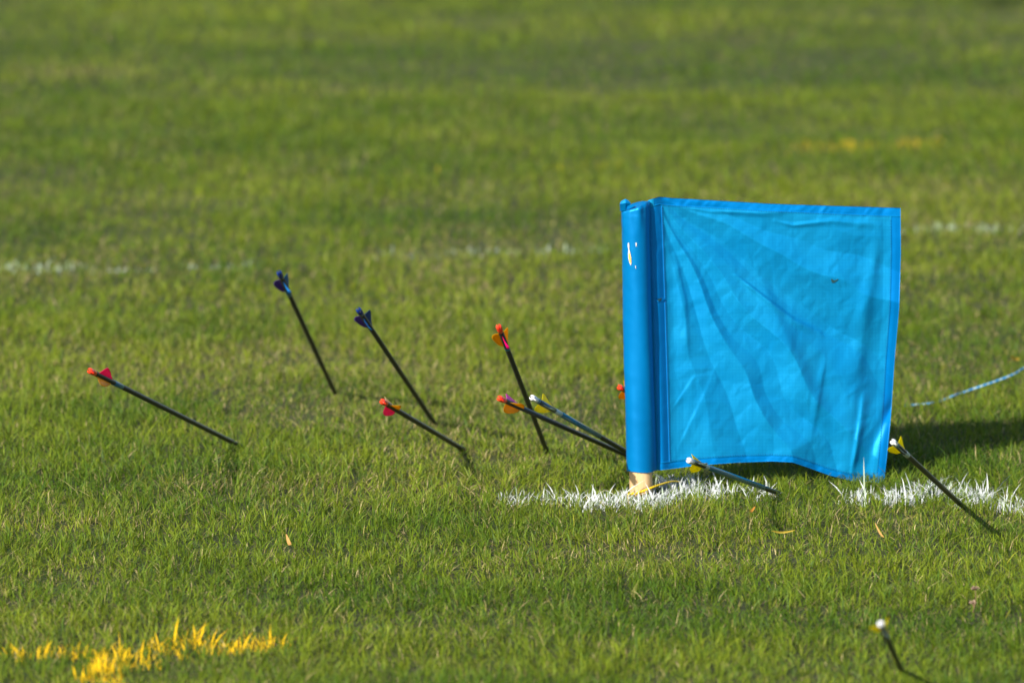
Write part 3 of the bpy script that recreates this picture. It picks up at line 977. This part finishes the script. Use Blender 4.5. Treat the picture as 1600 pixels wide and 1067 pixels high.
def arrow(tail, foot, L, nock, vanes, phi, label, bands=(), shaft=None, foot_z=.014, gap=.012, vh=.0128, vl=.062, nocklen=0):
    B = on_ground(foot[0], foot[1], foot_z)
    r = ray(*tail)
    # where the sight line to the tail comes within arm's length L of the foot, nearer solution
    a = r.dot(r); oc = CP - B
    b = 2 * r.dot(oc); c = oc.dot(oc) - L * L
    disc = b * b - 4 * a * c
    t = (-b - math.sqrt(max(disc, 0))) / (2 * a)
    Tn = CP + r * t
    ax = (Tn - B).normalized()
    # screen frame
    view = r.normalized()
    e1 = ax.cross(view).normalized()
    if e1.dot(UP * .8 + RT * .6) < 0:
        e1 = -e1
    e2 = ax.cross(e1)
    if e2.dot(view) > 0:
        e2 = -e2
    # orthonormal right-handed local frame: z = ax, x = e1, y = z cross x
    ly_ = ax.cross(e1)
    M = Matrix((e1, ly_, ax)).transposed().to_4x4()
    sgn = 1 if ly_.dot(e2) > 0 else -1
    M.translation = B
    root = empty("arrow", M)
    tag(root, label, "arrow", "arrows stuck in the grass")
    rs = .0040
    v, f = lathe([(-.07, rs * .7), (-.05, rs), (L - .0240, rs), (L - .0235, rs * .95)], 20)
    mesh_obj("shaft", v, f, shaft or M_BLACK, root)
    make_nock(L, nock, root)
    zb = L - .0235 - gap
    for k, m in enumerate(vanes):
        if m is None:
            continue
        make_vane(zb, vl, vh, sgn * R(phi + 120 * k), rs, V[m], root)
    for (z0, z1, m) in bands:
        ring_part("band", L - z1, L - z0, rs + .00025, m, root)
    return root


arrow((140, 579), (366, 692), .70, N["red"], ["magenta", "orange", "orange"], 30,
      "black arrow farthest left, lying low with magenta and orange vanes", [(.112, .150, M_BLUEBAND)])
arrow((436, 426), (521, 609), .60, N["navy"], ["teal", "blue", "purple"], -30,
      "steep black arrow with the highest dark blue nock, left of its near twin", [(.085, .112, M_BLUEBAND)])
arrow((560, 484), (674, 654), .60, N["navy"], ["navy", "blue", "purple"], -14,
      "black arrow with dark blue nock and round navy vane leaning above a red nocked arrow")
arrow((779, 510), (853, 701), .60, N["red"], ["orange", "magenta", "orange"], -28,
      "steep black arrow with red nock and two spread orange vanes, crossed by a lower arrow", [(.098, .108, M_BLUEBAND)])
arrow((597, 627), (715, 697), .50, N["red"], ["peach", "orange", "magenta"], -48,
      "low black arrow with red nock, peach vane up and magenta vane down", gap=.010)
arrow((780, 622), (990, 716), .60, N["red"], ["pink", "orange", "orange"], -38,
      "black arrow with pink top vane, its foot just left of the flag post")
arrow((831, 621), (1004, 720), .60, N["white"], ["yellow", "clear", "yellow"], -22,
      "teal arrow with clear white nock running behind the flag post",
      [(.0215, .034, M_BLUEBAND), (.118, .150, M_SILVER), (.151, .36, M_TEAL), (.036, .117, M_PURPLEBAND)], gap=.026)
arrow((968, 605), (1092, 668), .60, N["red"], ["orange", "orange", "orange"], -30,
      "mostly hidden arrow whose red nock peeks out left of the blue sleeve")
arrow((1076, 719), (1210, 768), .58, N["white"], ["yellow", "clear", "yellow"], -35,
      "teal topped arrow with white nock in front of the lower edge of the flag", [(.0215, .036, M_PURPLEBAND), (.10, .125, M_SILVER), (.126, .5, M_TEAL)], vh=.0115)
arrow((1395, 690), (1499, 786), .60, N["white"], ["yellow", "clear", "yellow"], -18,
      "arrow with white nock and two yellow vanes beside the right edge of the flag", [(.0215, .035, M_BLUEBAND), (.10, .128, M_SILVER)])
arrow((1376, 974), (1407, 1044), .60, N["white"], ["yellow", "clear", "yellow"], -25,
      "out of focus arrow with white nock at the bottom edge of the photo")

# ------------------------------------------------------------------ cords
M_CORD_Y, nt, p, out = new_mat("yellow_cord")
tc = nt.nodes.new("ShaderNodeTexCoord"); wv = nt.nodes.new("ShaderNodeTexWave"); wv.inputs["Scale"].default_value = 90
nt.links.new(tc.outputs["Object"], wv.inputs["Vector"])
cr = nt.nodes.new("ShaderNodeValToRGB")
cr.color_ramp.elements[0].color = (0.55, 0.28, 0.005, 1); cr.color_ramp.elements[1].color = (0.85, 0.62, 0.01, 1); cr.color_ramp.elements[1].position = .45
nt.links.new(wv.outputs["Fac"], cr.inputs["Fac"]); nt.links.new(cr.outputs["Color"], p.inputs["Base Color"])
p.inputs["Roughness"].default_value = 0.5
yc = [at_depth(982, 779, POST_Y - .035), at_depth(983.5, 771, POST_Y - .03), at_depth(992, 771, POST_Y - .029), at_depth(1005, 767, POST_Y - .027), at_depth(1020, 761, POST_Y - .018), at_depth(1036, 755.5, POST_Y + .005), at_depth(1050, 752, POST_Y + .03), at_depth(1062, 752, POST_Y + .05)]
v, f = tube(catmull(yc, 8), [.0026 - .0014 * (i / 56) for i in range(57)], 10)
o = mesh_obj("cord", v, f, M_CORD_Y)
tag(o, "short yellow cord wrapped round the foot of the wooden post", "cord")

M_CORD_B, nt, p, out = new_mat("blue_white_cord")
tc = nt.nodes.new("ShaderNodeTexCoord"); wv = nt.nodes.new("ShaderNodeTexWave"); wv.inputs["Scale"].default_value = 28; wv.inputs["Distortion"].default_value = 2
nt.links.new(tc.outputs["Object"], wv.inputs["Vector"])
cr = nt.nodes.new("ShaderNodeValToRGB")
cr.color_ramp.elements[0].color = (0.02, 0.26, 0.66, 1); cr.color_ramp.elements[1].color = (0.35, 0.55, 0.70, 1)
cr.color_ramp.elements[0].position = .45; cr.color_ramp.elements[1].position = .7
nt.links.new(wv.outputs["Fac"], cr.inputs["Fac"]); nt.links.new(cr.outputs["Color"], p.inputs["Base Color"])
p.inputs["Roughness"].default_value = 0.6
bc = [on_ground(1680, 545, .05), on_ground(1630, 562, .045), on_ground(1600, 575, .042), on_ground(1585, 584, .042), on_ground(1560, 594, .034), on_ground(1525, 606, .023),
      on_ground(1505, 613, .009), on_ground(1490, 618, .013), on_ground(1470, 626, .003), on_ground(1452, 630, .012), on_ground(1432, 632, .004), on_ground(1410, 634, .002)]
v, f = tube(catmull(bc, 8), .0015, 8)
o = mesh_obj("cord", v, f, M_CORD_B)
tag(o, "thin blue and white cord lying on the grass at the right edge", "cord")

# ------------------------------------------------------------------ dead leaves and stalks
def leaf(name, p0, p1, w, col, label, cat, lift=.01, bow=.004):
    m = plain("dry_" + name, col, 0.7, var=.25, bscale=120)
    add_translucent(m, .25)
    d = (p1 - p0); n = 10
    side = d.cross(ray(800, 533)).normalized()
    up_ = side.cross(d).normalized()
    v, f = [], []
    for i in range(n + 1):
        t = i / n
        ww = w * (math.sin(math.pi * min(1, t * .9 + .08)) ** .6)
        c = p0 + d * t + up_ * (bow * math.sin(math.pi * t)) + Vector((0, 0, -bow * math.sin(math.pi * t)))
        v += [c - side * ww, c + up_ * (.25 * ww), c + side * ww]
    for i in range(n):
        for k in range(2):
            f.append((i * 3 + k, i * 3 + k + 1, (i + 1) * 3 + k + 1, (i + 1) * 3 + k))
    o = mesh_obj(name, v, f, m)
    tag(o, label, cat)
    return o


def ll(name, a, b, w, col, label, cat="leaf", z=.03, bow=.003):
    A, Bp = on_ground(a[0], a[1], z), on_ground(b[0], b[1], z)
    y = min(A.y, Bp.y)
    return leaf(name, at_depth(a[0], a[1], A.y), at_depth(b[0], b[1], A.y + .02), w, col, label, cat, bow=bow)


ll("dry_leaf", (454, 851), (447, 834), .0026, (0.50, 0.28, 0.08), "orange brown leaf scrap standing in the grass left of centre")
ll("dry_leaf", (1206, 829), (1242, 828), .0015, (0.58, 0.42, 0.05), "flat yellow grass blade lying in front of the flag", "grass blade")
ll("dry_leaf", (1381, 839), (1367, 816), .0015, (0.50, 0.30, 0.08), "leaning orange grass blade right of the lying yellow one", "grass blade")
ll("dry_leaf", (1172, 797), (1180, 791), .0022, (0.70, 0.30, 0.04), "tiny orange leaf scrap in front of the teal arrow's foot")
ll("dry_leaf", (1580, 556), (1594, 561), .0032, (0.65, 0.42, 0.05), "small yellow leaf behind the blue cord at the right edge")

# withered flower stalks near the lower right
def stalk(foot, tops, label):
    B = on_ground(*foot)
    root = empty("withered_flower", Matrix.Translation(B))
    tag(root, label, "flower")
    inv = root.matrix_world.inverted()
    ms = plain("dry_stalk", (0.16, 0.10, 0.05), 0.8); mh = plain("dry_petals", (0.36, 0.25, 0.19), 0.9, bump=.5)
    for (x, y, r) in tops:
        P = at_depth(x, y, B.y + .01)
        mid = (B + P) / 2 + Vector((.003, 0, .004))
        v, f = tube([inv @ q for q in catmull([B, mid, P], 5)], .0007, 6)
        mesh_obj("stalk", v, f, ms, root)
        v, f = [], []
        c = inv @ P
        for q in range(26):
            d = Vector(rng.normal(0, 1, 3)); d.normalize(); d.z = abs(d.z) * .9 + .1
            s = d.cross(Vector(rng.normal(0, 1, 3))).normalized()
            k = len(v)
            v += [c - s * .0008, c + s * .0008, c + d * r + s * .0010, c + d * r * 1.15, c + d * r - s * .0010]
            f.append((k, k + 1, k + 2, k + 3, k + 4))
        mesh_obj("flower_head", v, f, mh, root, smooth=False)


stalk((1518, 965), [(1524, 921, .006), (1520, 943, .0055)], "withered pinkish brown flower stalk in the lower right grass")
